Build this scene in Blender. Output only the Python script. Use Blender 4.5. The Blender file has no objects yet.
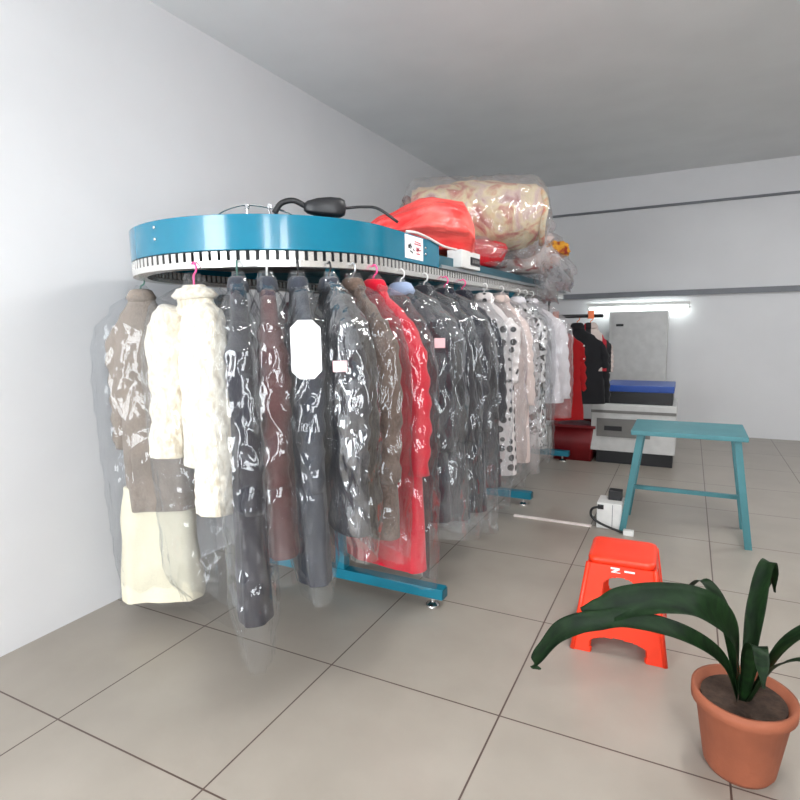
import bpy, bmesh, math, random
from mathutils import Vector, Matrix, noise
PI = math.pi
C = bpy.context.scene.collection
rnd = random.Random(7)

# ------------------------------------------------------------------ materials
def lin(c):
    return tuple(((v/255)/12.92 if v/255 <= .04045 else ((v/255+.055)/1.055)**2.4) for v in c)
def new_mat(name):
    m = bpy.data.materials.new(name); m.use_nodes = True
    nt = m.node_tree
    return m, nt, nt.nodes['Principled BSDF']
def noise_node(nt, scale, detail=4, stretch=None, dist=0.0):
    tc = nt.nodes.new('ShaderNodeTexCoord'); n = nt.nodes.new('ShaderNodeTexNoise')
    n.inputs['Scale'].default_value = scale; n.inputs['Detail'].default_value = detail
    n.inputs['Distortion'].default_value = dist
    if stretch:
        mp = nt.nodes.new('ShaderNodeMapping'); mp.inputs['Scale'].default_value = stretch
        nt.links.new(tc.outputs['Object'], mp.inputs['Vector']); nt.links.new(mp.outputs[0], n.inputs['Vector'])
    else:
        nt.links.new(tc.outputs['Object'], n.inputs['Vector'])
    return n
def ramp(nt, src, stops):
    r = nt.nodes.new('ShaderNodeValToRGB')
    el = r.color_ramp.elements
    while len(el) < len(stops): el.new(.5)
    for e, (p, c) in zip(el, stops):
        e.position = p; e.color = (*c, 1)
    nt.links.new(src, r.inputs['Fac'])
    return r
def bump(nt, b, src, strength, dist=.01):
    bp = nt.nodes.new('ShaderNodeBump'); bp.inputs['Strength'].default_value = strength
    bp.inputs['Distance'].default_value = dist
    nt.links.new(src, bp.inputs['Height']); nt.links.new(bp.outputs[0], b.inputs['Normal'])
    return bp
def M(name, col, rough=.5, metal=0, var=.06, scale=12, bmp=0, bscale=40, spec=.5, coat=0):
    """painted / plastic / metal surface with a slight tonal mottling"""
    m, nt, b = new_mat(name)
    c = lin(col); n = noise_node(nt, scale)
    r = ramp(nt, n.outputs['Fac'], [(.3, [v*(1-var) for v in c]), (.7, [min(1, v*(1+var)) for v in c])])
    nt.links.new(r.outputs[0], b.inputs['Base Color'])
    b.inputs['Roughness'].default_value = rough; b.inputs['Metallic'].default_value = metal
    b.inputs['Specular IOR Level'].default_value = spec; b.inputs['Coat Weight'].default_value = coat
    if bmp:
        n2 = noise_node(nt, bscale, 6); bump(nt, b, n2.outputs['Fac'], bmp)
    return m
def cloth(name, col, var=.25, rough=.85, scale=160):
    m, nt, b = new_mat(name); c = lin(col)
    n = noise_node(nt, scale, 3); n2 = noise_node(nt, 5, 3)
    mx = nt.nodes.new('ShaderNodeMath'); mx.operation = 'MULTIPLY_ADD'; mx.inputs[1].default_value = .5
    nt.links.new(n.outputs['Fac'], mx.inputs[0])
    h = nt.nodes.new('ShaderNodeMath'); h.operation = 'MULTIPLY'; h.inputs[1].default_value = .5
    nt.links.new(n2.outputs['Fac'], h.inputs[0]); nt.links.new(h.outputs[0], mx.inputs[2])
    r = ramp(nt, mx.outputs[0], [(.35, [v*(1-var) for v in c]), (.65, [min(1, v*(1+var)) for v in c])])
    nt.links.new(r.outputs[0], b.inputs['Base Color']); b.inputs['Roughness'].default_value = rough
    b.inputs['Specular IOR Level'].default_value = .25
    b.inputs['Sheen Weight'].default_value = .15
    bump(nt, b, n.outputs['Fac'], .25, .004)
    return m
def film(name, tint=(236, 238, 240), haze=.12, gloss=.16, rough=.16, crinkle=.6, scale=26):
    """thin clear plastic: mostly transparent, part milky, with glossy crinkles"""
    m, nt, b = new_mat(name); nt.nodes.remove(b)
    out = nt.nodes['Material Output']
    tr = nt.nodes.new('ShaderNodeBsdfTransparent'); tr.inputs[0].default_value = (*lin((248, 249, 250)), 1)
    df = nt.nodes.new('ShaderNodeBsdfDiffuse'); df.inputs[0].default_value = (*lin(tint), 1)
    tl = nt.nodes.new('ShaderNodeBsdfTranslucent'); tl.inputs[0].default_value = (*lin(tint), 1)
    gl = nt.nodes.new('ShaderNodeBsdfGlossy'); gl.inputs[0].default_value = (1, 1, 1, 1); gl.inputs['Roughness'].default_value = rough
    n = noise_node(nt, scale, 1.5, (1, 1, .4), 1.6)
    bp = nt.nodes.new('ShaderNodeBump'); bp.inputs['Strength'].default_value = crinkle; bp.inputs['Distance'].default_value = .02
    nt.links.new(n.outputs['Fac'], bp.inputs['Height'])
    nt.links.new(bp.outputs[0], gl.inputs['Normal'])
    dm = nt.nodes.new('ShaderNodeMixShader'); dm.inputs[0].default_value = .45
    nt.links.new(df.outputs[0], dm.inputs[1]); nt.links.new(tl.outputs[0], dm.inputs[2])
    n2 = noise_node(nt, 7, 5, (1, 1, .4), .8)
    mr = nt.nodes.new('ShaderNodeMapRange'); mr.inputs[1].default_value = .35; mr.inputs[2].default_value = .75
    mr.inputs[3].default_value = haze*.35; mr.inputs[4].default_value = haze*2.0
    nt.links.new(n2.outputs['Fac'], mr.inputs[0])
    m1 = nt.nodes.new('ShaderNodeMixShader'); nt.links.new(mr.outputs[0], m1.inputs[0])
    nt.links.new(tr.outputs[0], m1.inputs[1]); nt.links.new(dm.outputs[0], m1.inputs[2])
    lw = nt.nodes.new('ShaderNodeLayerWeight'); lw.inputs[0].default_value = .35
    nt.links.new(bp.outputs[0], lw.inputs['Normal'])
    gm = nt.nodes.new('ShaderNodeMapRange'); gm.inputs[3].default_value = gloss*.45; gm.inputs[4].default_value = min(.75, gloss*3)
    nt.links.new(lw.outputs['Facing'], gm.inputs[0])
    m2 = nt.nodes.new('ShaderNodeMixShader'); nt.links.new(gm.outputs[0], m2.inputs[0])
    nt.links.new(m1.outputs[0], m2.inputs[1]); nt.links.new(gl.outputs[0], m2.inputs[2])
    nt.links.new(m2.outputs[0], out.inputs[0])
    return m
def emit(name, col, s):
    m, nt, b = new_mat(name)
    b.inputs['Base Color'].default_value = (*lin(col), 1)
    b.inputs['Emission Color'].default_value = (*lin(col), 1); b.inputs['Emission Strength'].default_value = s
    return m

teal = M('teal_enamel', (10, 112, 140), .17, 0, .04, 5, coat=.35)
teal_dark = M('teal_painted_steel', (20, 84, 100), .35, 0, .08, 8)
teal_foot = M('teal_foot_paint', (14, 118, 142), .4, 0, .06, 8)
steel = M('belt_steel', (232, 230, 226), .26, .75, .06, 20)
chrome = M('chrome', (225, 225, 225), .15, 1)
black = M('black_plastic', (20, 20, 24), .4)
dark_track = M('dark_track', (26, 27, 30), .5)
lip_grey = M('grey_galvanised', (160, 165, 168), .4, .5)
white_pl = M('white_plastic', (228, 228, 226), .4)
red_pl = M('orange_red_plastic', (234, 58, 28), .32, 0, .05, 6)
white_paper = M('white_paper', (248, 248, 250), .8)
pink_paper = M('pink_paper', (246, 196, 200), .8)
pink_pl = M('pink_plastic', (236, 74, 140), .35)
orange_pl = M('orange_plastic', (232, 112, 50), .4)
wire_metal = M('hanger_wire', (170, 172, 176), .3, .8)
wire_green = M('green_coated_wire', (70, 110, 100), .4)
wall_m = M('wall_plaster', (226, 226, 228), .8, 0, .025, 1.6, .05, 60)
ceil_m = M('ceiling_paint', (226, 228, 229), .85, 0, .03, 2)
trim_grey = M('grey_conduit', (120, 122, 128), .5)
machine_white = M('machine_white', (205, 205, 204), .4)
machine_grey = M('machine_grey', (120, 118, 116), .5)
blue_lid = M('blue_plastic', (28, 74, 160), .4)
bin_red = M('dark_red_plastic', (120, 14, 22), .45)
cable_black = M('black_rubber', (22, 22, 24), .5)
white_cord = M('white_cord', (236, 226, 222), .45)
pot_m = M('terracotta', (150, 84, 58), .75, 0, .12, 9, .2)
soil_m = M('soil', (62, 46, 36), .95, 0, .4, 40, .6)
leaf_m, nt, b = new_mat('leaf_green')
n = noise_node(nt, 14, 4, (1, 6, 1))
r = ramp(nt, n.outputs['Fac'], [(.3, lin((14, 34, 16))), (.7, lin((32, 62, 28)))])
nt.links.new(r.outputs[0], b.inputs['Base Color']); b.inputs['Roughness'].default_value = .5; b.inputs['Specular IOR Level'].default_value = .3
leaf_pale = M('leaf_underside', (96, 132, 92), .5, 0, .1)

# fur
fur, nt, b = new_mat('cream_fur')
n = noise_node(nt, 46, 6, (1, 1, .5), .5); n2 = noise_node(nt, 6, 3)
r = ramp(nt, n.outputs['Fac'], [(.3, lin((196, 182, 160))), (.6, lin((232, 224, 208)))])
nt.links.new(r.outputs[0], b.inputs['Base Color']); b.inputs['Roughness'].default_value = .9
b.inputs['Sheen Weight'].default_value = .4; b.inputs['Subsurface Weight'].default_value = .0
bump(nt, b, n.outputs['Fac'], .4, .010)

# polka dots
dots, nt, b = new_mat('polka_dot_cloth')
tc = nt.nodes.new('ShaderNodeTexCoord'); vo = nt.nodes.new('ShaderNodeTexVoronoi')
vo.inputs['Scale'].default_value = 15; vo.inputs['Randomness'].default_value = .35
nt.links.new(tc.outputs['Object'], vo.inputs['Vector'])
r = ramp(nt, vo.outputs['Distance'], [(.34, lin((52, 50, 54))), (.38, lin((222, 214, 212)))])
nt.links.new(r.outputs[0], b.inputs['Base Color']); b.inputs['Roughness'].default_value = .8
# black / white splashes
splash, nt, b = new_mat('black_white_print')
n = noise_node(nt, 22, 3, None, .6)
r = ramp(nt, n.outputs['Fac'], [(.38, lin((28, 28, 34))), (.43, lin((28, 28, 34))), (.47, lin((216, 214, 214)))])
nt.links.new(r.outputs[0], b.inputs['Base Color']); b.inputs['Roughness'].default_value = .8
# red / white / black stripes
stripe, nt, b = new_mat('striped_cloth')
tc = nt.nodes.new('ShaderNodeTexCoord'); sp = nt.nodes.new('ShaderNodeSeparateXYZ'); nt.links.new(tc.outputs['Object'], sp.inputs[0])
mu = nt.nodes.new('ShaderNodeMath'); mu.operation = 'MULTIPLY'; mu.inputs[1].default_value = 5; nt.links.new(sp.outputs['X'], mu.inputs[0])
fr = nt.nodes.new('ShaderNodeMath'); fr.operation = 'FRACT'; nt.links.new(mu.outputs[0], fr.inputs[0])
r = ramp(nt, fr.outputs[0], [(0, lin((190, 176, 170))), (.55, lin((160, 24, 40))), (.75, lin((28, 26, 30)))])
r.color_ramp.interpolation = 'CONSTANT'
nt.links.new(r.outputs[0], b.inputs['Base Color']); b.inputs['Roughness'].default_value = .8
# floral quilts
def floral(name, stops, scale):
    m, nt, b = new_mat(name)
    n = noise_node(nt, scale, 4, None, 1.5); r = ramp(nt, n.outputs['Fac'], stops)
    nt.links.new(r.outputs[0], b.inputs['Base Color']); b.inputs['Roughness'].default_value = .85
    n2 = noise_node(nt, 9, 5); bump(nt, b, n2.outputs['Fac'], .6, .03)
    return m
quilt_m = floral('floral_quilt', [(.3, lin((176, 84, 80))), (.4, lin((208, 150, 130))), (.5, lin((226, 208, 168))), (.62, lin((216, 188, 178))), (.72, lin((184, 132, 130)))], 5)
quilt_end = floral('floral_quilt_end', [(.32, lin((214, 96, 84))), (.46, lin((222, 176, 130))), (.6, lin((226, 214, 182)))], 9)
quilt_dark = floral('quilt_border', [(.4, lin((120, 66, 72))), (.6, lin((206, 178, 150)))], 7)
patch_m = floral('mixed_bedding', [(.36, lin((170, 60, 60))), (.45, lin((214, 190, 182))), (.62, lin((222, 214, 214))), (.72, lin((214, 196, 140)))], 6)
gold_m = floral('gold_cloth', [(.38, lin((140, 40, 28))), (.5, lin((206, 140, 30))), (.7, lin((226, 168, 60)))], 12)
redbag, nt, b = new_mat('red_bag_plastic')
n = noise_node(nt, 4, 5, (1, 3, 1), 1.0)
r = ramp(nt, n.outputs['Fac'], [(.3, lin((222, 40, 44))), (.7, lin((246, 104, 96)))])
nt.links.new(r.outputs[0], b.inputs['Base Color']); b.inputs['Roughness'].default_value = .3
n2 = noise_node(nt, 8, 5, (1, 3, 1), .8); bump(nt, b, n2.outputs['Fac'], .5, .03)
deepred = M('deep_red_cloth', (190, 20, 34), .55, 0, .2, 12, .4, 18)

# floor tiles
floor_m, nt, b = new_mat('floor_tiles')
geo = nt.nodes.new('ShaderNodeTexCoord'); sp = nt.nodes.new('ShaderNodeSeparateXYZ'); nt.links.new(geo.outputs['Object'], sp.inputs[0])
def line_mask(sock, off, pitch, half):
    a = nt.nodes.new('ShaderNodeMath'); a.operation = 'SUBTRACT'; a.inputs[1].default_value = off; nt.links.new(sock, a.inputs[0])
    p = nt.nodes.new('ShaderNodeMath'); p.operation = 'PINGPONG'; p.inputs[1].default_value = pitch/2; nt.links.new(a.outputs[0], p.inputs[0])
    l = nt.nodes.new('ShaderNodeMath'); l.operation = 'LESS_THAN'; l.inputs[1].default_value = half; nt.links.new(p.outputs[0], l.inputs[0])
    return l
lx = line_mask(sp.outputs['X'], -.61, .8, .0035); ly = line_mask(sp.outputs['Y'], 2.01, .785, .0035)
mx = nt.nodes.new('ShaderNodeMath'); mx.operation = 'MAXIMUM'; nt.links.new(lx.outputs[0], mx.inputs[0]); nt.links.new(ly.outputs[0], mx.inputs[1])
n = noise_node(nt, 2.2, 5); r = ramp(nt, n.outputs['Fac'], [(.3, lin((150, 142, 132))), (.7, lin((162, 154, 144)))])
mc = nt.nodes.new('ShaderNodeMixRGB'); mc.inputs[2].default_value = (*lin((84, 68, 62)), 1)
nt.links.new(mx.outputs[0], mc.inputs[0]); nt.links.new(r.outputs[0], mc.inputs[1]); nt.links.new(mc.outputs[0], b.inputs['Base Color'])
b.inputs['Roughness'].default_value = .3; b.inputs['Specular IOR Level'].default_value = .4

cover_clear = film('garment_film', haze=.028, gloss=.09, rough=.07, crinkle=.2, scale=11)
cover_silver = film('crinkled_film', haze=.035, gloss=.22, rough=.09, crinkle=.5, scale=17)
cover_soft = film('soft_film', haze=.07, gloss=.09, rough=.08, crinkle=.2, scale=11)
cover_white = film('milky_film', tint=(242, 232, 234), haze=.15, gloss=.14, rough=.08, crinkle=.5, scale=18)
cover_fur = film('thin_film', haze=.015, gloss=.05, rough=.08, crinkle=.3, scale=14)
bag_film = film('bag_film', tint=(244, 240, 240), haze=.11, gloss=.13, rough=.07, crinkle=.6, scale=10)
bag_milky = film('milky_bag_film', tint=(244, 236, 238), haze=.2, gloss=.13, rough=.08, crinkle=.6, scale=10)

# ------------------------------------------------------------------ object helpers
def thing(name, label, cat, loc=(0, 0, 0), rotz=0, group=None):
    o = bpy.data.objects.new(name, None); C.objects.link(o)
    o.location = loc; o.rotation_euler = (0, 0, rotz); o.empty_display_size = .1
    o['label'] = label; o['category'] = cat
    if group: o['group'] = group
    return o
def obj(name, bm, m, parent=None, smooth=False, label=None):
    me = bpy.data.meshes.new(name)
    bmesh.ops.recalc_face_normals(bm, faces=bm.faces[:])
    if smooth == 'auto':
        bm.normal_update()
        for e in bm.edges:
            if len(e.link_faces) == 2 and e.calc_face_angle(0) > .6: e.smooth = False
    bm.to_mesh(me); bm.free()
    if smooth:
        for p in me.polygons: p.use_smooth = True
    me.materials.append(m)
    o = bpy.data.objects.new(name, me); C.objects.link(o)
    if parent: o.parent = parent
    if label: o['label'] = label
    return o
def tag(o, label, cat, group=None):
    o['label'] = label; o['category'] = cat
    if group: o['group'] = group
    return o
def struct(name, bm, m):
    o = obj(name, bm, m); o['kind'] = 'structure'; return o
def BM(): return bmesh.new()
def box(bm, x0, x1, y0, y1, z0, z1, bev=0, rot=None, piv=None):
    vs = [bm.verts.new((x, y, z)) for x in (x0, x1) for y in (y0, y1) for z in (z0, z1)]
    q = [(0, 1, 3, 2), (4, 6, 7, 5), (0, 4, 5, 1), (2, 3, 7, 6), (0, 2, 6, 4), (1, 5, 7, 3)]
    fs = [bm.faces.new([vs[i] for i in f]) for f in q]
    if rot is not None:
        bmesh.ops.rotate(bm, verts=vs, cent=piv or Vector(((x0+x1)/2, (y0+y1)/2, (z0+z1)/2)), matrix=rot)
    if bev:
        es = list({e for f in fs for e in f.edges})
        bmesh.ops.bevel(bm, geom=es, offset=bev, segments=2, affect='EDGES', profile=.7)
    return bm
def tube(bm, pts, r, seg=8, cap=True):
    pts = [Vector(p) for p in pts]; rs = r if isinstance(r, (list, tuple)) else [r]*len(pts)
    up = None; rings = []
    for i, p in enumerate(pts):
        t = (pts[min(i+1, len(pts)-1)]-pts[max(i-1, 0)]).normalized()
        if up is None: up = t.orthogonal().normalized()
        up = (up - t*up.dot(t)); up = up.normalized() if up.length > 1e-6 else t.orthogonal().normalized()
        sd = t.cross(up)
        rings.append([bm.verts.new(p+(up*math.cos(a)+sd*math.sin(a))*rs[i]) for a in [2*PI*k/seg for k in range(seg)]])
    for a, b_ in zip(rings, rings[1:]):
        for k in range(seg): bm.faces.new((a[k], a[(k+1) % seg], b_[(k+1) % seg], b_[k]))
    if cap:
        bm.faces.new(rings[0][::-1]); bm.faces.new(rings[-1])
    return bm
def spline(pts, n=6):
    pts = [Vector(p) for p in pts]; out = []
    P = [pts[0]*2-pts[1]]+pts+[pts[-1]*2-pts[-2]]
    for i in range(1, len(P)-2):
        for k in range(n):
            t = k/n
            out.append(.5*((2*P[i])+(P[i+1]-P[i-1])*t+(2*P[i-1]-5*P[i]+4*P[i+1]-P[i+2])*t*t+(3*P[i]-P[i-1]-3*P[i+1]+P[i+2])*t**3))
    out.append(pts[-1]); return out
def disc(bm, x, y, z0, z1, r0, r1=None, seg=24):
    r1 = r0 if r1 is None else r1
    bmesh.ops.create_cone(bm, cap_ends=True, segments=seg, radius1=r0, radius2=r1, depth=z1-z0, matrix=Matrix.Translation((x, y, (z0+z1)/2)))
    return bm
def loft(bm, rings, cap0=False, cap1=False, closed=True):
    R = [[bm.verts.new(p) for p in ring] for ring in rings]
    n_ = len(R[0])
    for a, b_ in zip(R, R[1:]):
        for k in range(n_ if closed else n_-1): bm.faces.new((a[k], a[(k+1) % n_], b_[(k+1) % n_], b_[k]))
    if cap0: bm.faces.new(R[0][::-1])
    if cap1: bm.faces.new(R[-1])
    return bm
def lerp(tab, t):
    for (a, va), (b_, vb) in zip(tab, tab[1:]):
        if t <= b_:
            s = 0 if b_ == a else max(0, (t-a)/(b_-a)); s = s*s*(3-2*s)
            return va+(vb-va)*s
    return tab[-1][1]

# ------------------------------------------------------------------ the room
LX, RX, FY, BY, H = -2.9, 2.6, 8.5, -2.4, 3.46
struct('floor', box(BM(), LX-.1, RX+.1, BY-.1, FY+.1, -.06, 0), floor_m)
struct('ceiling', box(BM(), LX-.1, RX+.1, BY-.1, FY+.1, H, H+.1), ceil_m)
struct('wall_left', box(BM(), LX-.12, LX, BY-.1, FY+.1, 0, H), wall_m)
struct('wall_far', box(BM(), LX, RX, FY, FY+.12, 0, H), wall_m)
bm = BM(); SY0, SY1 = -2.2, -1.3
box(bm, RX, RX+.12, BY-.1, SY0, 0, H); box(bm, RX, RX+.12, SY1, FY+.1, 0, H)
box(bm, RX, RX+.12, SY0, SY1, 0, .25); box(bm, RX, RX+.12, SY0, SY1, 3.0, H)
struct('wall_right', bm, M('wall_right_low_bounce', (150, 144, 138), .8, 0, .03, 2))  # unseen wall, toned darker to cut fill light from the right
# shopfront wall behind the viewer: piers, sill and head around three tall openings
bm = BM()
OP = [(-2.8, -1.35), (-1.15, 1.05), (1.25, 1.95)]; Z0, Z1 = .25, 3.0
xs = [LX]+[v for o in OP for v in o]+[RX]
for i in range(0, len(xs), 2): box(bm, xs[i], xs[i+1], BY-.12, BY, 0, H)
for a, b_ in OP:
    box(bm, a, b_, BY-.12, BY, 0, Z0); box(bm, a, b_, BY-.12, BY, Z1, H)
struct('wall_back', bm, wall_m)
frame_m = M('window_frame_white', (214, 216, 218), .4)
glass, nt, b = new_mat('window_glass'); nt.nodes.remove(b)
tr = nt.nodes.new('ShaderNodeBsdfTransparent'); gl = nt.nodes.new('ShaderNodeBsdfGlossy'); gl.inputs['Roughness'].default_value = .02
mxs = nt.nodes.new('ShaderNodeMixShader'); mxs.inputs[0].default_value = .06
nt.links.new(tr.outputs[0], mxs.inputs[1]); nt.links.new(gl.outputs[0], mxs.inputs[2]); nt.links.new(mxs.outputs[0], nt.nodes['Material Output'].inputs[0])
glass_tint = glass.copy(); glass_tint.name = 'tinted_glass'
for q in glass_tint.node_tree.nodes:
    if q.type == 'BSDF_TRANSPARENT': q.inputs[0].default_value = (.22, .23, .24, 1)
for i, (a, b_) in enumerate(OP):
    bm = BM()
    for x0, x1, z0, z1 in ((a, a+.05, Z0, Z1), (b_-.05, b_, Z0, Z1), (a+.05, b_-.05, Z0, Z0+.05), (a+.05, b_-.05, Z1-.05, Z1)):
        box(bm, x0, x1, BY-.09, BY-.03, z0, z1)
    if b_-a > 1.5: box(bm, (a+b_)/2-.03, (a+b_)/2+.03, BY-.09, BY-.03, Z0+.05, Z1-.05)
    w = struct('window_%d' % (i+1), bm, frame_m)
    obj('pane', box(BM(), a+.05, b_-.05, BY-.064, BY-.056, Z0+.05, Z1-.05), glass if i != 1 else glass_tint, w)
bm = BM()
for y0, y1, z0, z1 in ((SY0, SY0+.05, .25, 3.0), (SY1-.05, SY1, .25, 3.0), (SY0+.05, SY1-.05, .25, .3), (SY0+.05, SY1-.05, 2.95, 3.0)): box(bm, RX+.03, RX+.09, y0, y1, z0, z1)
w = struct('window_4', bm, frame_m)
obj('pane', box(BM(), RX+.056, RX+.064, SY0+.05, SY1-.05, .3, 2.95), glass, w)
# conduits on the far wall
bm = BM(); tube(bm, [(-2.6, FY-.02, 3.035), (1.9, FY-.02, 3.035)], .017); struct('trim_1', bm, trim_grey)
bm = box(BM(), -2.4, 1.9, FY-.05, FY-.001, 1.86, 1.93); struct('trim_2', bm, trim_grey)

# fluorescent battens: the far wall tube, plus unseen ceiling ones added for fill
fill_tube_glow = emit('fill_tube_glow', (238, 246, 250), 26)  # glow of the added ceiling battens, strong enough to lift the ceiling
def batten(name, label, p0, p1, glow=fill_tube_glow):
    p0, p1 = Vector(p0), Vector(p1)
    t = thing(name, label, 'lamp', (p0+p1)/2); d = (p1-p0)/2
    up = Vector((0, 0, 1)); sd = d.normalized().cross(up)
    L = d.length
    ang = math.atan2(d.y, d.x)
    rot = Matrix.Rotation(ang, 3, 'Z')
    hb = obj('housing', box(BM(), -L, L, -.03, .03, .03, .075, .006, rot, Vector((0, 0, .05))), white_pl, t)
    obj('tube', tube(BM(), [-d*.95, d*.95], .014, 12), glow, t, True)
    for s in (-1, 1): obj('tube_socket', tube(BM(), [d*.952*s, d*s], .02, 10), white_pl, t)
    return t
batten('fluorescent_lamp', 'added ceiling fill batten out of view on the far right side', (1.75, 4.6, H-.08), (1.75, 6.1, H-.08))  # unseen, added to lift the far wall and ceiling
lamp = batten('fluorescent_lamp', 'glowing fluorescent tube low on the far wall right of the conveyor end', (-1.30, FY-.09, 1.71), (.0, FY-.09, 1.71), emit('far_tube_glow', (240, 250, 248), 16))
batten('fluorescent_lamp', 'added ceiling fill batten out of view above the front of the shop', (.3, 1.9, H-.08), (.3, 3.3, H-.08))  # unseen, added to light the conveyor top, bags and wall
batten('fluorescent_lamp', 'added ceiling fill batten out of view toward the shop window', (.9, -1.6, H-.08), (.9, -.2, H-.08))  # unseen, added as fill from behind the viewer

# ------------------------------------------------------------------ the conveyor
CX, CY, R0, YE = -1.91, 2.34, .65, 6.4
def oval(off=0, y_from=None, y_to=None, n_arc=48, n_line=24):
    """closed path: front straight going away (+x side), far arc, back straight, near arc"""
    r = R0+off; pts = []
    for k in range(n_line): pts.append((CX+r, CY+(YE-CY)*k/n_line))
    for k in range(n_arc): a = PI*k/n_arc; pts.append((CX+r*math.cos(a), YE+r*math.sin(a)))
    for k in range(n_line): pts.append((CX-r, YE-(YE-CY)*k/n_line))
    for k in range(n_arc): a = PI+PI*k/n_arc; pts.append((CX+r*math.cos(a), CY+r*math.sin(a)))
    return pts
def oval_at(s, off=0):
    """point and outward normal at arc length s, measured on the belt line"""
    L = YE-CY; A = PI*R0; per = 2*L+2*A; s %= per; r = R0+off
    if s < L: return Vector((CX+r, CY+s)), 0
    s -= L
    if s < A: a = s/R0; return Vector((CX+r*math.cos(a), YE+r*math.sin(a))), a
    s -= A
    if s < L: return Vector((CX-r, YE-s)), PI
    a = PI+(s-L)/R0
    return Vector((CX+r*math.cos(a), CY+r*math.sin(a))), a
def ring_sweep(bm, prof):
    rings = [[Vector((x, y, z)) for x, y in oval(o)] for o, z in prof]
    R = [[bm.verts.new(p) for p in ring] for ring in rings]; n_ = len(R[0])
    for i in range(len(R)):
        a, b_ = R[i], R[(i+1) % len(R)]
        for k in range(n_): bm.faces.new((a[k], a[(k+1) % n_], b_[(k+1) % n_], b_[k]))
    return bm
conv = thing('clothes_conveyor', 'long oval teal clothes conveyor on T feet with slotted steel belt', 'conveyor', (CX, CY, 0))
O = Vector((-CX, -CY, 0))
def cpart(name, bm, m, smooth=False, label=None, parent=None):
    bmesh.ops.translate(bm, verts=bm.verts[:], vec=O)
    return obj(name, bm, m, parent or conv, smooth, label)
# hood: curved band round the near end
HY = 2.96
hp = [(1, HY-k*(HY-CY)/10) for k in range(10)]
def hood_path(off):
    r = R0+off
    p = [(CX+r, HY-k*(HY-CY)/10) for k in range(10)]
    p += [(CX+r*math.cos(-PI*k/72), CY+r*math.sin(-PI*k/72)) for k in range(73)]
    p += [(CX-r, CY+(k+1)*(HY-CY)/10) for k in range(10)]
    return p
def hood_sweep(bm, prof):
    R = [[bm.verts.new((x, y, z)) for x, y in hood_path(o)] for o, z in prof]; n_ = len(R[0])
    for i in range(len(R)):
        a, b_ = R[i], R[(i+1) % len(R)]
        for k in range(n_-1): bm.faces.new((a[k], a[k+1], b_[k+1], b_[k]))
    bm.faces.new([q[0] for q in R]); bm.faces.new([q[-1] for q in R][::-1])
    return bm
cpart('hood_band', hood_sweep(BM(), [(.003, 1.862), (.006, 1.865), (.006, 1.998), (.004, 2.0), (-.012, 2.0), (-.012, 1.862)]), teal, 'auto')
# deck over the hood and the straight run
bm = BM(); vs = [bm.verts.new((x, y, 1.965)) for x, y in hood_path(-.014)]; f = bm.faces.new(vs)
e = bmesh.ops.extrude_face_region(bm, geom=[f]); bmesh.ops.translate(bm, verts=[v for v in e['geom'] if isinstance(v, bmesh.types.BMVert)], vec=(0, 0, .012))
cpart('hood_deck', bm, teal_dark)
cpart('top_shelf', box(BM(), CX-R0+.03, CX+R0-.045, HY+.002, 5.6, 1.925, 1.94), teal_dark)
for s in (1, -1):
    x = CX+s*R0
    cpart('side_beam', box(BM(), min(x-s*.012, x-s*.045), max(x-s*.012, x-s*.045), HY, 5.66, 1.872, 1.938, .004), teal_dark)
    bm = BM(); xa, xb = (x-s*.05, x+s*.022)
    box(bm, min(xa, xb), max(xa, xb), HY, 6.4, 1.861, 1.868)
    box(bm, min(x+s*.016, x+s*.022), max(x+s*.016, x+s*.022), HY, 6.4, 1.868, 1.880)
    cpart('shelf_lip', bm, lip_grey)
# far end cap
bm = BM()
loft(bm, [[Vector((CX+(R0+.02)*math.cos(PI*k/24), YE+(R0+.02)*math.sin(PI*k/24), z)) for k in range(25)] for z in (1.861, 1.872)], True, True, False)
cpart('end_plate', bm, lip_grey)
# inner track and toothed belt
cpart('belt_track', ring_sweep(BM(), [(-.012, 1.80), (-.012, 1.861), (-.05, 1.861), (-.05, 1.80)]), dark_track, 'auto')
bm = BM()
ring_sweep(bm, [(-.058, 1.797), (.004, 1.797), (.004, 1.822), (-.002, 1.822), (-.002, 1.7995), (-.052, 1.7995), (-.052, 1.818), (-.058, 1.818)])
per = 2*(YE-CY)+2*PI*R0; NT = 318
for k in range(NT):
    p, a = oval_at(per*k/NT)
    nn = Vector((math.cos(a), math.sin(a), 0)); tt = Vector((-nn.y, nn.x, 0)); q = Vector((p.x, p.y, 0))
    w = per/NT*.31
    for c4 in ([(-.002, -w), (.004, -w), (.004, w), (-.002, w)], [(-.058, -w), (-.052, -w), (-.052, w), (-.058, w)]):
     lo = [bm.verts.new(q+nn*u+tt*v+Vector((0, 0, 1.8215))) for u, v in c4]
     hi = [bm.verts.new(q+nn*u+tt*v+Vector((0, 0, 1.858))) for u, v in c4]
     for i in range(4): bm.faces.new((lo[i], lo[(i+1) % 4], hi[(i+1) % 4], hi[i]))
     bm.faces.new(hi)
cpart('slotted_belt', bm, steel)
# drive sprocket seen inside the near curve
bm = BM(); disc(bm, CX, CY, 1.875, 1.884, .50, seg=60)
cpart('turn_wheel', bm, dark_track)
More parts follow.
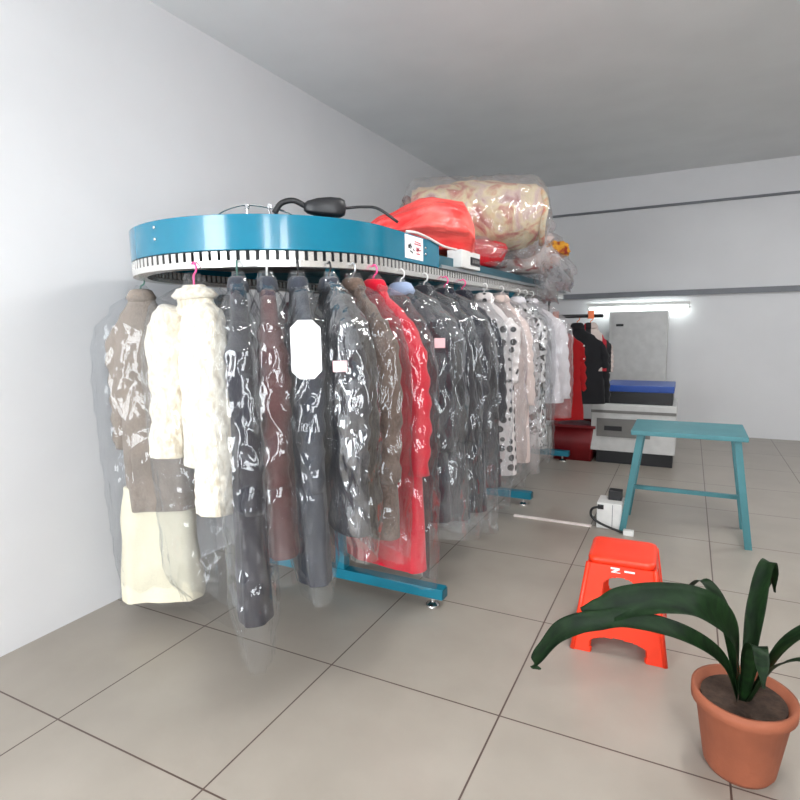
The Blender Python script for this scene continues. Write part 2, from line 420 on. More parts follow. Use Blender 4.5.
# T supports
for y in (2.72, 4.66, 6.35):
    px = -1.80
    cpart('post', box(BM(), px-.03, px+.03, y-.03, y+.03, .115, 1.925, .004), teal_foot)
    ft = cpart('foot_beam', box(BM(), -2.44, -1.14, y-.035, y+.035, .055, .115, .004), teal_foot)
    cpart('cap', box(BM(), -1.142, -1.134, y-.03, y+.03, .06, .11), teal_dark)
    for x in (-2.38, -1.21):
        bm = BM(); disc(bm, x, y, 0, .008, .040, .038); disc(bm, x, y, .008, .022, .034, .016); disc(bm, x, y, .022, .056, .011)
        cpart('levelling_foot', bm, chrome, False)
    cpart('cross_bar', box(BM(), CX-R0+.05, CX+R0-.05, y-.03, y+.03, 1.885, 1.922), teal_dark)
def bolt(p, nrm):
    bm = BM(); nrm = Vector(nrm).normalized()
    tube(bm, [Vector(p)-nrm*.002, Vector(p)+nrm*.004, Vector(p)+nrm*.007], [.007, .007, .004], 10)
    cpart('bolt', bm, chrome, True)
xh = CX+R0+.006
bolt((xh, 2.775, 1.950), (1, 0, 0)); bolt((xh, 2.775, 1.918), (1, 0, 0))
for z in (1.972, 1.925):
    a = math.radians(-96.5)
    bolt((CX+(R0+.006)*math.cos(a), CY+(R0+.006)*math.sin(a), z), (math.cos(a), math.sin(a), 0))
# small angle brackets and rod on the hood
bm = BM()
tube(bm, spline([(-1.86, 1.86, 1.977), (-1.80, 1.86, 2.03), (-1.72, 1.87, 2.055), (-1.64, 1.90, 2.06), (-1.52, 1.98, 2.03), (-1.48, 2.02, 1.977)]), .004)
for x, y in ((-1.66, 1.885), (-1.58, 1.93), (-1.555, 1.95)):
    tube(bm, [(x, y, 1.977), (x, y, 2.05), (x, y, 2.052)], [.004, .004, .008], 8)
    disc(bm, x, y, 2.045, 2.062, .011, seg=6)
cpart('bracket_rod', bm, chrome)
# white conveyor label: panel, black figure and red strokes
lab = cpart('label_plate', box(BM(), xh+.0005, xh+.002, 2.535, 2.745, 1.880, 1.993), white_paper)
bm = BM()
def mark(bm, u0, v0, u1, v1, w):
    a = Vector((xh+.0026, 2.535+u0*.21, 1.88+v0*.113)); b_ = Vector((xh+.0026, 2.535+u1*.21, 1.88+v1*.113))
    d = (b_-a).normalized().cross(Vector((1, 0, 0)))*w
    bm.faces.new([bm.verts.new(p) for p in (a-d, b_-d, b_+d, a+d)])
for q in ((.16, .50, .26, .52, .009), (.22, .60, .36, .50, .004), (.30, .66, .30, .40, .004), (.26, .34, .42, .26, .004), (.42, .44, .50, .36, .004)): mark(bm, *q)
cpart('emblem', bm, black, label='black emblem on the white label', parent=None)
bm = BM()
red_ink = M('red_ink', (196, 60, 84), .7)
for q in ((.52, .78, .86, .74, .0025), (.50, .68, .90, .66, .003), (.60, .52, .78, .40, .004), (.78, .54, .62, .34, .003), (.56, .42, .90, .44, .0025), (.60, .26, .82, .26, .003), (.70, .56, .70, .22, .003)): mark(bm, *q)
cpart('lettering', bm, red_ink, label='red lettering strokes on the white label')

# control box on the straight side
cb = thing('control_box', 'white control box with black display on the conveyor side beam', 'control box', (-1.262, 3.385, 1.885))
obj('case', box(BM(), -.05, .045, -.165, .165, 0, .105, .008), white_pl, cb)
disp = obj('display', box(BM(), .0455, .052, -.02, .14, .024, .072, .002), black, cb)
bm = BM()
for k in range(3): disc(bm, 0, 0, 0, .004, .010, seg=12)
bm.free(); bm = BM()
for k in range(4): box(bm, .0525, .056, .0+k*.032, .018+k*.032, .036, .058)
obj('digit', bm, machine_grey, disp)
cord = obj('power_cord', tube(BM(), spline([Vector(q)-Vector((-1.262, 3.385, 1.885)) for q in [(-1.26, 2.57, 2.008), (-1.25, 2.66, 2.013), (-1.25, 2.80, 2.006), (-1.245, 2.98, 1.985), (-1.25, 3.12, 1.985), (-1.262, 3.25, 1.992)]]), .007, 8), white_cord, cb, True)
# adapter on the hood
ad = thing('power_adapter', 'black power adapter with cable lying on the curved teal hood', 'adapter', (-1.39, 2.06, 2.004))
bm = BM()
prof = [(-.085, .012), (-.07, .022), (-.03, .032), (.02, .036), (.06, .034), (.078, .026), (.082, .012)]
A2 = Matrix.Rotation(math.radians(38), 3, 'Z')
rings = []
for t_, rr in prof:
    ring = []
    for k in range(16):
        a = 2*PI*k/16; cu = math.copysign(abs(math.cos(a))**.6, math.cos(a)); su = math.copysign(abs(math.sin(a))**.6, math.sin(a))
        ring.append(A2 @ Vector((t_*1.05, cu*rr*1.05, .046+su*rr*1.15)))
    rings.append(ring)
loft(bm, rings, True, True)
obj('body', bm, black, ad, True)
obj('cable', tube(BM(), spline([A2 @ Vector(p) for p in ((-.08, 0, .05), (-.13, 0, .075), (-.18, .0, .066), (-.215, .0, .03), (-.22, .01, .006))]), [.015]*7+[.012]*6+[.010]*12, 10) if False else tube(BM(), spline([A2 @ Vector(p) for p in ((-.08, 0, .05), (-.13, 0, .072), (-.18, .0, .060), (-.21, .0, .02))]), .012, 10), cable_black, ad, True)
obj('cable', tube(BM(), spline([A2 @ Vector(p) for p in ((.08, 0, .045), (.16, -.01, .05), (.22, -.05, .035), (.30, -.06, -.02))]), .006, 8), cable_black, ad, True)

# ------------------------------------------------------------------ garments
def crumple(p, seed, amp, fx=9, fz=4):
    v = Vector((p.x*fx+seed*3.1, p.y*fx, p.z*fz))
    a = noise.noise(v); b_ = noise.noise(v*2.3+Vector((5, 1, 2)))
    return amp*((1-abs(a)*2)*.6+b_*.5)
def body_rings(seed, wtab, dtab, z0, z1, n=40, m=44, fold=.18, ftop=.1, amp=.006, bend=0, px=3.0, px_lean=0):
    rings = []
    ph = seed*1.7
    for i in range(m+1):
        t = i/m; z = z0+(z1-z0)*t
        w = lerp(wtab, t); d = lerp(dtab, t); f = fold*max(0, (t-ftop))/(1-ftop)
        ring = []
        for k in range(n):
            a = 2*PI*k/n
            g = 1+f*(math.sin(5*a+ph+t*1.3)+.6*math.sin(9*a-ph*2))*.55
            ca = math.copysign(abs(math.cos(a))**(2/px), math.cos(a)); sa = math.copysign(abs(math.sin(a))**(2/px), math.sin(a))
            p = Vector((w*ca, d*sa*g, z))
            nrm = Vector((ca*d, sa*w, 0)); nrm = nrm.normalized() if nrm.length > 0 else Vector((1, 0, 0))
            p += nrm*crumple(p, seed, amp)
            p.y += bend*t*t; p.x += px_lean*t
            ring.append(p)
        rings.append(ring)
    return rings
def tuft(p):
    v = Vector((p.x*60, p.y*60, p.z*30)); u = Vector((p.x*190, p.y*190, p.z*80))
    return Vector((noise.noise(v)+.8*noise.noise(u), noise.noise(v+Vector((9, 0, 0)))+.8*noise.noise(u+Vector((5, 3, 0))), .5*noise.noise(v*.7)))*.0038
def garment(name, label, cat, x, y, ang, hem, mat, film_m=None, film_hem=None, half=.20, depth=.05, hook=wire_metal, hanger=white_pl,
            sleeve=.60, sleeve_r=.055, sleeve2=None, hem_w=None, collar=None, seed=1, furry=False, fwd=0, drop=0, film_flat=.03,
            buttons=None, slope=.19, lean=.03, sleeve_y=0, fold=.18, group=None, film_top=-.045, film_w=.042, sleeves=True, sleeve_mat=None, spread=0, body_k=1):
    """one hanging garment: local +x points along the shoulders toward the viewer side; hook rests on the belt at z = 0"""
    zr = 1.822-drop
    t = thing(name, label, cat, (x, y, zr), ang, group)
    HZ = hem-zr
    neck = -.085
    hw = half+.0
    # hanger with hook
    bm = BM(); tube(bm, spline([(-hw+.06, 0, neck-.165), (-hw*.5, 0, neck-.115), (0, 0, neck-.03), (hw*.5, 0, neck-.115), (hw-.06, 0, neck-.165)], 5), .006, 8)
    tube(bm, spline([(-hw+.06, 0, neck-.165), (0, 0, neck-.17), (hw-.06, 0, neck-.165)], 4), .005, 8)
    hg = obj('hanger', bm, hanger, t, True)
    bm = BM(); tube(bm, spline([(0, 0, neck-.03), (0, 0, neck+.028), (.018, 0, neck+.045), (.021, 0, neck+.066), (.008, 0, neck+.081), (-.008, 0, neck+.076)], 5), .0042, 8)
    obj('hook', bm, hook, hg, True)
    top = neck-.008; L = top-HZ
    sh = slope/L; ch = (slope+.17)/L
    hwm = hem_w or half*.9
    wt = [(0, .045), (sh*.22, .07), (sh*.6, half*.62), (sh, half-.022), (sh*1.25, half-.010), (min(.9, ch), half*.9*body_k), (.6 if ch < .58 else ch+.02, half*.86*body_k), (1, hwm*body_k)]
    dt = [(0, .028), (sh*.8, depth*.6), (min(.9, ch), depth), (1, depth*1.15)]
    amp = .014 if furry else .006
    m_ = 150 if furry else 46
    rings = body_rings(seed, wt, dt, top, HZ, 130 if furry else 44, m_, fold, .12, amp, 0, 3.0, lean)
    if furry:
        for ring in rings:
            for p in ring:
                p += tuft(p)
    obj('body', loft(BM(), rings, True, False), mat, t, True)
    # collar
    if collar is not None:
        rr = []
        for z, k1, k2 in ((top+.028, .036, .026), (top+.02, .055, .036), (top-.015, .075, .044), (top-.035, .062, .040)):
            rr.append([Vector((k1*math.cos(a), k2*math.sin(a), z)) for a in [2*PI*k/(72 if furry else 24) for k in range(72 if furry else 24)]])
        if furry:
            for ring in rr:
                for p in ring: p *= 1; p.x *= 1.6; p.y *= 1.7; p.z = top+(p.z-top)*.7-.03; p += tuft(p)*1.2
        obj('collar', loft(BM(), rr, True, True), collar, t, True)
    # sleeves
    if sleeves:
        for s in (-1, 1):
            Ls = sleeve if s > 0 or sleeve2 is None else sleeve2
            if Ls <= 0: continue
            path, rad = [], []
            ns = 110 if furry else 24
            for i in range(ns+1):
                q = i/ns
                xx = s*(half-.075+.045*math.sin(min(1, q*4)*PI/2)+.010*math.sin(q*4+seed)+spread*q)+lean*q*Ls/L
                yy = sleeve_y+fwd*q*q+.008*math.sin(q*7+seed*2)
                path.append(Vector((xx, yy, top-slope*.86-Ls*q)))
                rad.append(sleeve_r*(.62+.38*min(1, q*6))*(1-.22*q)+(.006*math.sin(q*40+seed) if not furry else .004*math.sin(q*30)))
            bm = BM(); tube(bm, path, rad, 80 if furry else 20, True)
            for v in bm.verts:
                c = crumple(v.co, seed+s*4, .006 if not furry else .012, 12, 14)
                v.co += Vector((c*.7*s, c, 0))
                if furry: v.co += tuft(v.co)
            obj('sleeve', bm, sleeve_mat or mat, t, True)
    if buttons:
        bm_z = top-.2
        for k in range(buttons[1]):
            bm = BM(); bmesh.ops.create_uvsphere(bm, u_segments=10, v_segments=6, radius=.009, matrix=Matrix.Translation((half*.2, -depth*1.12, bm_z-.13*k)) @ Matrix.Diagonal((1, .5, 1, 1)))
            obj('button', bm, buttons[0], t, True)
    # plastic cover
    if film_m:
        FZ = film_hem-zr; ft = film_top; Lf = ft-FZ
        s2 = (slope+.03)/Lf; s3 = (slope+.28)/Lf
        fw = half+film_w
        wt = [(0, .012), (.03/Lf, .035), (s2*.55, fw*.6), (s2, fw*.88), (s2*1.4, fw), (s3, fw*1.03), (1, fw*.98)]
        dt = [(0, .012), (.03/Lf, .024), (s2, depth+film_flat*.8), (s3, depth+film_flat+.018), (.85, depth+film_flat), (1, max(.03, depth*.9))]
        rings = body_rings(seed+11, wt, dt, ft, FZ, 90, 130, .16, .05, .013, 0, 2.6, lean)
        for ring in rings:
            for p in ring:
                v = p*20+Vector((seed, 0, 0)); v.z *= .38
                c = (1-2*abs(noise.noise(v)))*.008+(1-2*abs(noise.noise(v*2.2+Vector((3, 1, 7)))))*.0028
                p.x += c*(1 if p.x > 0 else -1); p.y += c*(1 if p.y > 0 else -1)
        obj('plastic_cover', loft(BM(), rings), film_m, t, True)
    return t
def paper_tag(t, pts, mat, name='paper_tag'):
    bm = BM(); vs = [bm.verts.new(p) for p in pts]; f = bm.faces.new(vs)
    nrm = f.normal.copy() if f.normal.length else Vector((0, 1, 0))
    bm.normal_update(); nrm = f.normal.copy()
    e = bmesh.ops.extrude_face_region(bm, geom=[f]); bmesh.ops.translate(bm, verts=[v for v in e['geom'] if isinstance(v, bmesh.types.BMVert)], vec=nrm*.0015)
    return obj(name, bm, mat, t)
def on_curve(deg, off=.012):
    a = math.radians(deg); return CX+(R0+off)*math.cos(a), CY+(R0+off)*math.sin(a), a
def quad_world(t, px, w, h, facing, cut=0):
    """tag as an upright card centred at world point px, facing the direction facing (xy)"""
    mw = Matrix.Translation(t.location) @ t.rotation_euler.to_matrix().to_4x4(); inv = mw.inverted()
    f = Vector((facing[0], facing[1], 0)).normalized(); s = Vector((-f.y, f.x, 0)); u = Vector((0, 0, 1)); c = Vector(px)
    if cut:
        uv = [(-w+cut, -h), (w-cut, -h), (w, -h+cut), (w, h-cut), (w-cut, h), (-w+cut, h), (-w, h-cut), (-w, -h+cut)]
    else: uv = [(-w, -h), (w, -h), (w, h), (-w, h)]
    return [inv @ (c+s*a+u*b_) for a, b_ in uv]

charcoal = cloth('charcoal_wool', (36, 34, 42)); navy = cloth('navy_wool', (28, 29, 40)); brown = cloth('maroon_brown_wool', (78, 46, 46))
slate = cloth('slate_wool', (52, 55, 64)); graphite = cloth('graphite_wool', (40, 40, 47)); tweed = cloth('taupe_tweed', (98, 80, 70), .4, .9, 90)
redc = cloth('crimson_wool', (200, 12, 42), .12); taupe = cloth('taupe_cloth', (138, 126, 116)); blackc = cloth('black_cloth', (24, 24, 28))
maroon = cloth('maroon_cloth', (86, 24, 38)); cream = cloth('cream_cloth', (228, 208, 200), .08); creamy = cloth('cream_bag', (222, 214, 190), .06)
scarlet = cloth('scarlet_wool', (150, 10, 16), .15); bluec = cloth('pale_blue_cloth', (150, 166, 196), .1); white_c = cloth('white_cloth', (232, 228, 232), .06)
olive = cloth('olive_grey_cloth', (96, 98, 92))

# far run, seen behind the first garments
G = {}
for y_, m_, lb in ((2.38, olive, 'olive grey coat on the far run behind the white fur collar, nearest of two'), (2.66, charcoal, 'charcoal coat on the far run behind the white fur collar, second of two')):
    garment('coat', lb, 'coat', CX-R0-.012, y_, PI, .75, m_, half=.2, sleeve=.55, collar=m_, seed=int(y_*10), hook=wire_metal)
for k, y_ in enumerate((3.35, 3.95, 4.55, 5.15, 5.75)):
    garment('coat', 'dark coat on the far run of the conveyor behind the front row', 'coat', CX-R0-.012, y_, PI, .72, (maroon, blackc)[k % 2], half=.2, sleeve=.5, seed=40+k, group='dark coats on the far run')

# taupe coat at the left
x, y, a = on_curve(-148)
t = garment('coat', 'taupe grey long coat under cream plastic, leftmost behind the white fur jacket', 'coat', x, y, math.radians(30),   .62, taupe, cover_fur, .10, half=.19, depth=.07, sleeve=.62, collar=taupe, seed=3, hook=wire_green, film_w=.06, film_flat=.05)
rings = body_rings(77, [(0, .16), (.3, .19), (1, .21)], [(0, .05), (.4, .075), (1, .095)], .74-1.822, .13-1.822, 44, 30, .2, 0, .01)
obj('cream_lining', loft(BM(), rings, True, False), creamy, t, True, 'pale cream lower layer')
# fur jacket
x, y, a = on_curve(-79)
t = garment('fur_jacket', 'white fur jacket on pink hook in front of the row', 'jacket', x, y, math.radians(-12), .99, fur, cover_fur, .34, half=.175, depth=.055, sleeve=.80, sleeve2=.62, sleeve_r=.092, slope=.11, spread=.012, fwd=-.03, sleeve_y=-.045, body_k=.55, lean=0, collar=fur, seed=5, furry=True, hook=pink_pl, hanger=white_pl, fold=.05, film_w=.07, film_flat=.10)
x, y, a = on_curve(-63)
t = garment('coat', 'charcoal long coat in clear plastic right beside the white fur jacket', 'coat', x, y, a+.25, .42, charcoal, cover_clear, .26, lean=.10, half=.19, depth=.055, sleeve=.72, collar=slate, seed=8, hook=wire_green, fwd=.02)
x, y, a = on_curve(-53)
t = garment('coat', 'maroon brown coat in clear plastic left of the white card', 'coat', x, y, a+.1, .66, brown, cover_clear, .58, lean=.05, half=.19, depth=.055, sleeve=.62, collar=slate, seed=12, hook=white_pl)
x, y, a = on_curve(-42.5)
t = garment('coat', 'slate grey long coat carrying a large white octagonal card', 'coat', x, y, a, .52, slate, cover_clear, .47, half=.19, depth=.055, sleeve=.66, collar=slate, seed=15, hook=black)
G['slate'] = t
x, y, a = on_curve(-31)
t = garment('coat', 'graphite coat in crinkled silvery plastic with small pink tag', 'coat', x, y, a-.05, .72, graphite, cover_silver, .64, lean=.06, half=.23, depth=.055, sleeve=.62, collar=slate, seed=18, hook=black, film_w=.055)
G['silver'] = t
x, y, a = on_curve(-21)
t = garment('coat', 'taupe tweed coat in clear plastic just left of the crimson coat', 'coat', x, y, a, .66, tweed, cover_clear, .58, half=.24, depth=.05, sleeve=.66, sleeve_r=.058, collar=tweed, seed=21, hook=wire_metal)
x, y, a = on_curve(-10)
t = garment('coat', 'crimson long coat on pink hook in clear plastic', 'coat', x, y, a, .46, redc, cover_clear, .40, half=.245, depth=.055, sleeve=.66, collar=redc, seed=24, hook=pink_pl, hanger=black)
XS = CX+R0+.012
t = garment('coat', 'dark grey coat with pale blue collar under billowing plastic, small pink tag', 'coat', XS, 2.47, 0, .60, charcoal, cover_soft, .52, half=.24, depth=.06, sleeve=.62, collar=bluec, seed=27, hook=white_pl, film_w=.06)
G['blue'] = t
obj('belt', box(BM(), .13, .165, -.075, -.068, .32-1.822, .9-1.822), blackc, t, label='black cloth belt hanging loose')
t = garment('coat', 'dark grey coat in plastic on white hook, left of the pink hook', 'coat', XS, 2.74, 0, .52, graphite, cover_clear, .42, half=.24, depth=.06, sleeve=.62, collar=graphite, seed=30, hook=white_pl)
t = garment('coat', 'near black coat in plastic on pink hook left of the polka dot dress', 'coat', XS, 3.02, 0, .48, navy, cover_soft, .36, half=.24, depth=.06, sleeve=.62, collar=navy, seed=33, hook=pink_pl, hanger=pink_pl)
t = garment('coat', 'navy coat in plastic directly left of the polka dot dress', 'coat', XS, 3.3, 0, .55, navy, cover_clear, .42, half=.24, depth=.06, sleeve=.6, collar=navy, seed=36, hook=pink_pl, hanger=pink_pl)
t = garment('dress', 'white dress with dark polka dots in plastic', 'dress', XS, 3.72, 0, .52, dots, cover_clear, .42, half=.22, depth=.07, sleeve=.42, collar=dots, seed=39, hook=white_pl)
t = garment('coat', 'pale cream pink coat in milky plastic right of the polka dot dress', 'coat', XS, 4.1, 0, .52, cream, cover_white, .44, half=.22, depth=.07, sleeve=.62, collar=cream, seed=42, hook=white_pl)
t = garment('dress', 'black and white printed dress between cream coat and white jacket', 'dress', XS, 4.55, 0, .55, splash, cover_silver, .42, half=.21, depth=.07, sleeve=.5, collar=white_c, seed=45, hook=white_pl)
t = garment('jacket', 'white jacket in milky plastic hanging just before the scarlet coat', 'jacket', XS, 5.0, 0,   .85, white_c, cover_white, .72, half=.29, depth=.09, sleeve=.68, sleeve_r=.07, collar=white_c, seed=48, hook=white_pl)
t = garment('dress', 'grey printed dress in plastic hanging below the white jacket', 'dress', XS, 4.78, 0, .48, splash, cover_clear, .42, half=.19, depth=.06, sleeve=0, collar=None, seed=50, hook=white_pl)

# side rail with the three uncovered garments
rk = thing('garment_bar', 'black bar with hanging coats projecting from the conveyor far end', 'rail', (-1.20, 5.75, 1.60))
obj('bar', tube(BM(), [(-.12, .0, 0), (.42, .28, 0)], .018, 10), black, rk, True)
obj('hanging_bracket', tube(BM(), [(-.06, .02, 0), (-.06, .02, .20), (-.065, .02, .262)], .009, 8), black, rk, True)
for k, (q, lb, mt, nm, cat, hw, hm) in enumerate(((.22, 'scarlet red coat on orange clip near the far end', scarlet, 'coat', 'coat', .29, .56), (.58, 'black coat with pale buttons right of the scarlet coat', blackc, 'coat', 'coat', .29, .72), (.80, 'red, white and black striped top behind the black coat', stripe, 'top', 'top', .19, 1.05))):
    px, py = -1.20-.12+.54*q, 5.75+.28*q
    gt = garment(nm, lb, cat, px, py, math.radians(18), hm, mt, half=hw, depth=.07, sleeve=.62 if k < 2 else .3, collar=mt, seed=60+k, hook=orange_pl, hanger=orange_pl if k != 1 else black, drop=.222,
            buttons=(white_pl, 3) if k == 1 else None)
    if k != 1: obj('clip', box(BM(), -.028, .028, -.03, .03, -.028, .05, .008), orange_pl, gt, label='orange plastic clip over the bar')

# tags and card
CARD = [(-1.135, 1.54, 1.48), (-1.13, 1.735, 1.41), (-1.0, 2.36, 1.47)]
cam_dir = Vector((0, 0, 0))
def card(key, c, w, h, mat, cut=0, name='paper_tag'):
    t = G[key]; paper_tag(t, quad_world(t, c, w, h, (-c[0], -c[1]), cut), mat, name)

# ------------------------------------------------------------------ bags on top
def blob(rx, ry, rz, seed, n=40, m=26, pw=2.6, lump=.1, freq=3.2, flat=True):
    rings = []
    for i in range(m+1):
        v = -PI/2+PI*i/m; ring = []
        for k in range(n):
            u = 2*PI*k/n
            f = lambda q: math.copysign(abs(q)**(2/pw), q)
            p = Vector((f(math.cos(u))*f(math.cos(v)), f(math.sin(u))*f(math.cos(v)), f(math.sin(v))))
            g = 1+lump*noise.noise(p*freq*.6+Vector((seed, seed*2, 0)))*1.4+lump*.5*(1-2*abs(noise.noise(p*freq*1.6+Vector((0, seed, 1)))))
            ring.append(Vector((p.x*rx*g, p.y*ry*g, p.z*rz*g)))
        rings.append(ring)
    bm = BM(); loft(bm, rings)
    bmesh.ops.remove_doubles(bm, verts=bm.verts[:], dist=1e-4)
    if flat:
        zlo = -rz*.92
        for v in bm.verts:
            if v.co.z < zlo: v.co.z = zlo
    return bm
# red sack
t = thing('red_bag', 'glossy red plastic sack tied at its left end on the conveyor top', 'bag', (-1.57, 3.25, 1.978), math.radians(35))
rings = []
for i in range(61):
    q = i/60
    hh = lerp([(0, .03), (.1, .05), (.35, .12), (.7, .17), (.9, .165), (.97, .10), (1, .03)], q); ww = lerp([(0, .035), (.12, .07), (.4, .19), (.8, .25), (.95, .2), (1, .05)], q)
    ring = []
    for k in range(72):
        a = 2*PI*k/72
        g = 1+.10*(1-.55*q)*(1-2*abs(math.sin(4.5*a+1+.8*math.sin(q*5))))+.13*noise.noise(Vector((math.cos(a)*1.5, math.sin(a)*1.5, q*4)))+.035*(1-2*abs(noise.noise(Vector((math.cos(a)*4, math.sin(a)*4, q*5)))))
        ring.append(Vector((-.46+.86*q, ww*math.cos(a)*g, max(.001, hh+hh*math.sin(a)*g))))
    rings.append(ring)
obj('sack', loft(BM(), rings, True, True), redbag, t, True)
obj('tied_neck', tube(BM(), spline([(-.44, 0, .035), (-.50, .02, .035), (-.56, .05, .02)], 4), [.03, .025, .022, .026, .03, .036, .042, .046, .05], 12), redbag, t, True)
# dark red bundle under the roll
t = thing('red_bundle', 'crumpled deep red bundle in plastic under the floral quilt roll', 'bundle', (-1.50, 3.92, 2.045), math.radians(60))
obj('cloth', blob(.36, .17, .10, 4, lump=.18), deepred, t, True)
obj('plastic_cover', blob(.385, .19, .104, 14, lump=.2, freq=5), bag_film, t, True)
# yellow folded cloth
t = thing('yellow_bundle', 'small yellow cloth bundle between red sack and quilt roll', 'bundle', (-1.42, 3.52, 1.99), math.radians(60))
obj('cloth', blob(.18, .09, .05, 6, lump=.15), gold_m, t, True)
# quilt roll
t = thing('quilt_roll', 'large rolled floral quilt in clear plastic on the conveyor top', 'quilt', (-1.56, 4.36, 2.37), math.radians(27))
rings = []
for i in range(41):
    q = i/40; xx = -.50+1.0*q; rr = .27*(.86+.14*math.sin(q*PI)) * (1 if 0.04 < q < .96 else .93)
    ring = []
    for k in range(48):
        a = 2*PI*k/48
        g = 1+.11*noise.noise(Vector((math.cos(a)*1.6, math.sin(a)*1.6, xx*4)))+.05*noise.noise(Vector((math.cos(a)*4, math.sin(a)*4, xx*11)))
        ring.append(Vector((xx+.03*math.sin(a), rr*math.cos(a)*g, rr*.98*math.sin(a)*g)))
    rings.append(ring)
obj('quilt', loft(BM(), rings, True, True), quilt_m, t, True)
# spiral end
bm = BM(); pa = []
for k in range(90):
    a = k*.19; rr = .03+.012*a
    pa.append((.515+.012*math.cos(k*.7), rr*math.cos(a), rr*math.sin(a)))
tube(bm, pa, .022, 8)
obj('rolled_end', bm, quilt_end, t, True, 'orange and cream spiral end of the roll')
bm = BM(); pa = []
for k in range(70):
    a = k*.19; rr = .04+.014*a; pa.append((-.515+.01*math.cos(k*.7), rr*math.cos(a), rr*math.sin(a)))
tube(bm, pa, .026, 8)
obj('rolled_border', bm, quilt_dark, t, True)
rings = []
for i in range(61):
    q = i/60; xx = -.57+1.16*q; rr = .295*lerp([(0, .25), (.06, .8), (.12, .98), (.88, 1.0), (.95, .86), (1, .4)], q)
    ring = []
    for k in range(60):
        a = 2*PI*k/60
        c = .03*(1-2*abs(noise.noise(Vector((math.cos(a)*3+2, math.sin(a)*3, xx*9)))))+.02*noise.noise(Vector((math.cos(a)*7, math.sin(a)*7, xx*18)))
        ring.append(Vector((xx, (rr+c*.8)*math.cos(a), (rr+c*.8)*math.sin(a))))
    rings.append(ring)
obj('plastic_cover', loft(BM(), rings, True, True), bag_film, t, True)
# mixed bedding bag at the far end
t = thing('bedding_bag', 'clear plastic bag of mixed bedding hanging over the far top edge', 'bag', (-1.52, 5.0, 2.17), math.radians(35))
obj('bedding', blob(.44, .28, .20, 9, lump=.22, freq=4), patch_m, t, True)
gf = obj('gold_fold', blob(.15, .09, .075, 19, lump=.2, freq=4, flat=False), gold_m, t, True, 'gold and dark red fold of cloth')
gf.location = (.40, -.14, .0)
bm = blob(.55, .38, .33, 29, 64, 48, 2.3, .26, 4.2, False)
for v in bm.verts:
    if v.co.z < -.215 and v.co.x < .30: v.co.z = -.215
    if v.co.x > .32: v.co.z -= (v.co.x-.32)*.75
obj('plastic_cover', bm, bag_milky, t, True)

# ------------------------------------------------------------------ right side: stool, plant, machine
st = thing('plastic_stool', 'orange red moulded plastic stool on the tiled floor', 'stool', (-.24, 2.83, 0), math.radians(2))
HS = .45
def rr_ring(hw, z, rc, n=10):
    pts = []
    for cx_, cy_, a0 in ((1, 1, 0), (-1, 1, PI/2), (-1, -1, PI), (1, -1, 1.5*PI)):
        for k in range(n+1):
            a = a0+PI/2*k/n; pts.append(Vector((cx_*(hw-rc)+rc*math.cos(a), cy_*(hw-rc)+rc*math.sin(a), z)))
    return pts
bm = BM()
loft(bm, [rr_ring(.145, HS-.035, .04), rr_ring(.15, HS-.012, .04), rr_ring(.146, HS-.003, .04), rr_ring(.13, HS, .035), rr_ring(.06, HS-.004, .03)], True, True)
obj('seat', bm, red_pl, st, True)
def hw_at(z): return .208-(.208-.146)*(z/HS)
# skirt sides built as a panel with an arched opening, a low rail and an arched foot
def side_panel(k):
    bm = BM(); Rz = Matrix.Rotation(k*PI/2, 3, 'Z'); nu, nz = 64, 92
    def solid(u, z):
        w = hw_at(z)
        if z > HS-.02: return True
        au = abs(u)*w
        if .15 < z < .368:
            half = .078
            if z > .318: half = .078*math.sqrt(max(0, 1-((z-.318)/.05)**2))*.9+.008
            if au < half: return False
        if z < .085:
            half = .125 if z < .05 else .125*math.sqrt(max(0, 1-((z-.05)/.035)**2))
            if au < half: return False
        return True
    V = {}
    def vert(i, j, d):
        key = (i, j, d)
        if key not in V:
            u = -1+2*i/nu; z = (HS-.03)*j/nz; w = hw_at(z)-d
            V[key] = bm.verts.new(Rz @ Vector((u*w, -w, z)))
        return V[key]
    S = {(i, j): solid(-1+2*(i+.5)/nu, (HS-.03)*(j+.5)/nz) for i in range(nu) for j in range(nz)}
    TH = .012
    for (i, j), s_ in S.items():
        if not s_: continue
        c4 = [(i, j), (i+1, j), (i+1, j+1), (i, j+1)]
        bm.faces.new([vert(a, b_, 0) for a, b_ in c4]); bm.faces.new([vert(a, b_, TH) for a, b_ in c4][::-1])
        for di, dj, e in ((0, -1, (0, 1)), (1, 0, (1, 2)), (0, 1, (2, 3)), (-1, 0, (3, 0))):
            nb = (i+di, j+dj)
            if nb in S and S[nb]: continue
            a, b_ = c4[e[0]], c4[e[1]]
            if nb not in S and di != 0: continue
            bm.faces.new([vert(*a, 0), vert(*a, TH), vert(*b_, TH), vert(*b_, 0)])
    return bm
for k in range(4): obj('side_panel', side_panel(k), red_pl, st)
for k in range(4):
    s = [(1, 1), (-1, 1), (-1, -1), (1, -1)][k]
    bm = BM(); tube(bm, [(s[0]*(hw_at(0)-.006), s[1]*(hw_at(0)-.006), 0), (s[0]*(hw_at(HS-.03)-.006), s[1]*(hw_at(HS-.03)-.006), HS-.03)], .012, 10)
    obj('corner_rib', bm, red_pl, st, True)
bm = BM()
wz = hw_at(.398)
for u0, v0, u1, v1 in ((-.045, .012, -.005, .012), (-.008, .011, -.04, -.008), (-.042, -.010, -.002, -.010), (.015, .004, .06, .004)):
    a = Vector((u0, -wz-.0012, .398+v0)); b_ = Vector((u1, -wz-.0012, .398+v1)); d = (b_-a).normalized().cross(Vector((0, 1, 0)))*.0045
    bm.faces.new([bm.verts.new(p) for p in (a-d, b_-d, b_+d, a+d)])
obj('logo', bm, white_paper, st, label='white printed mark')

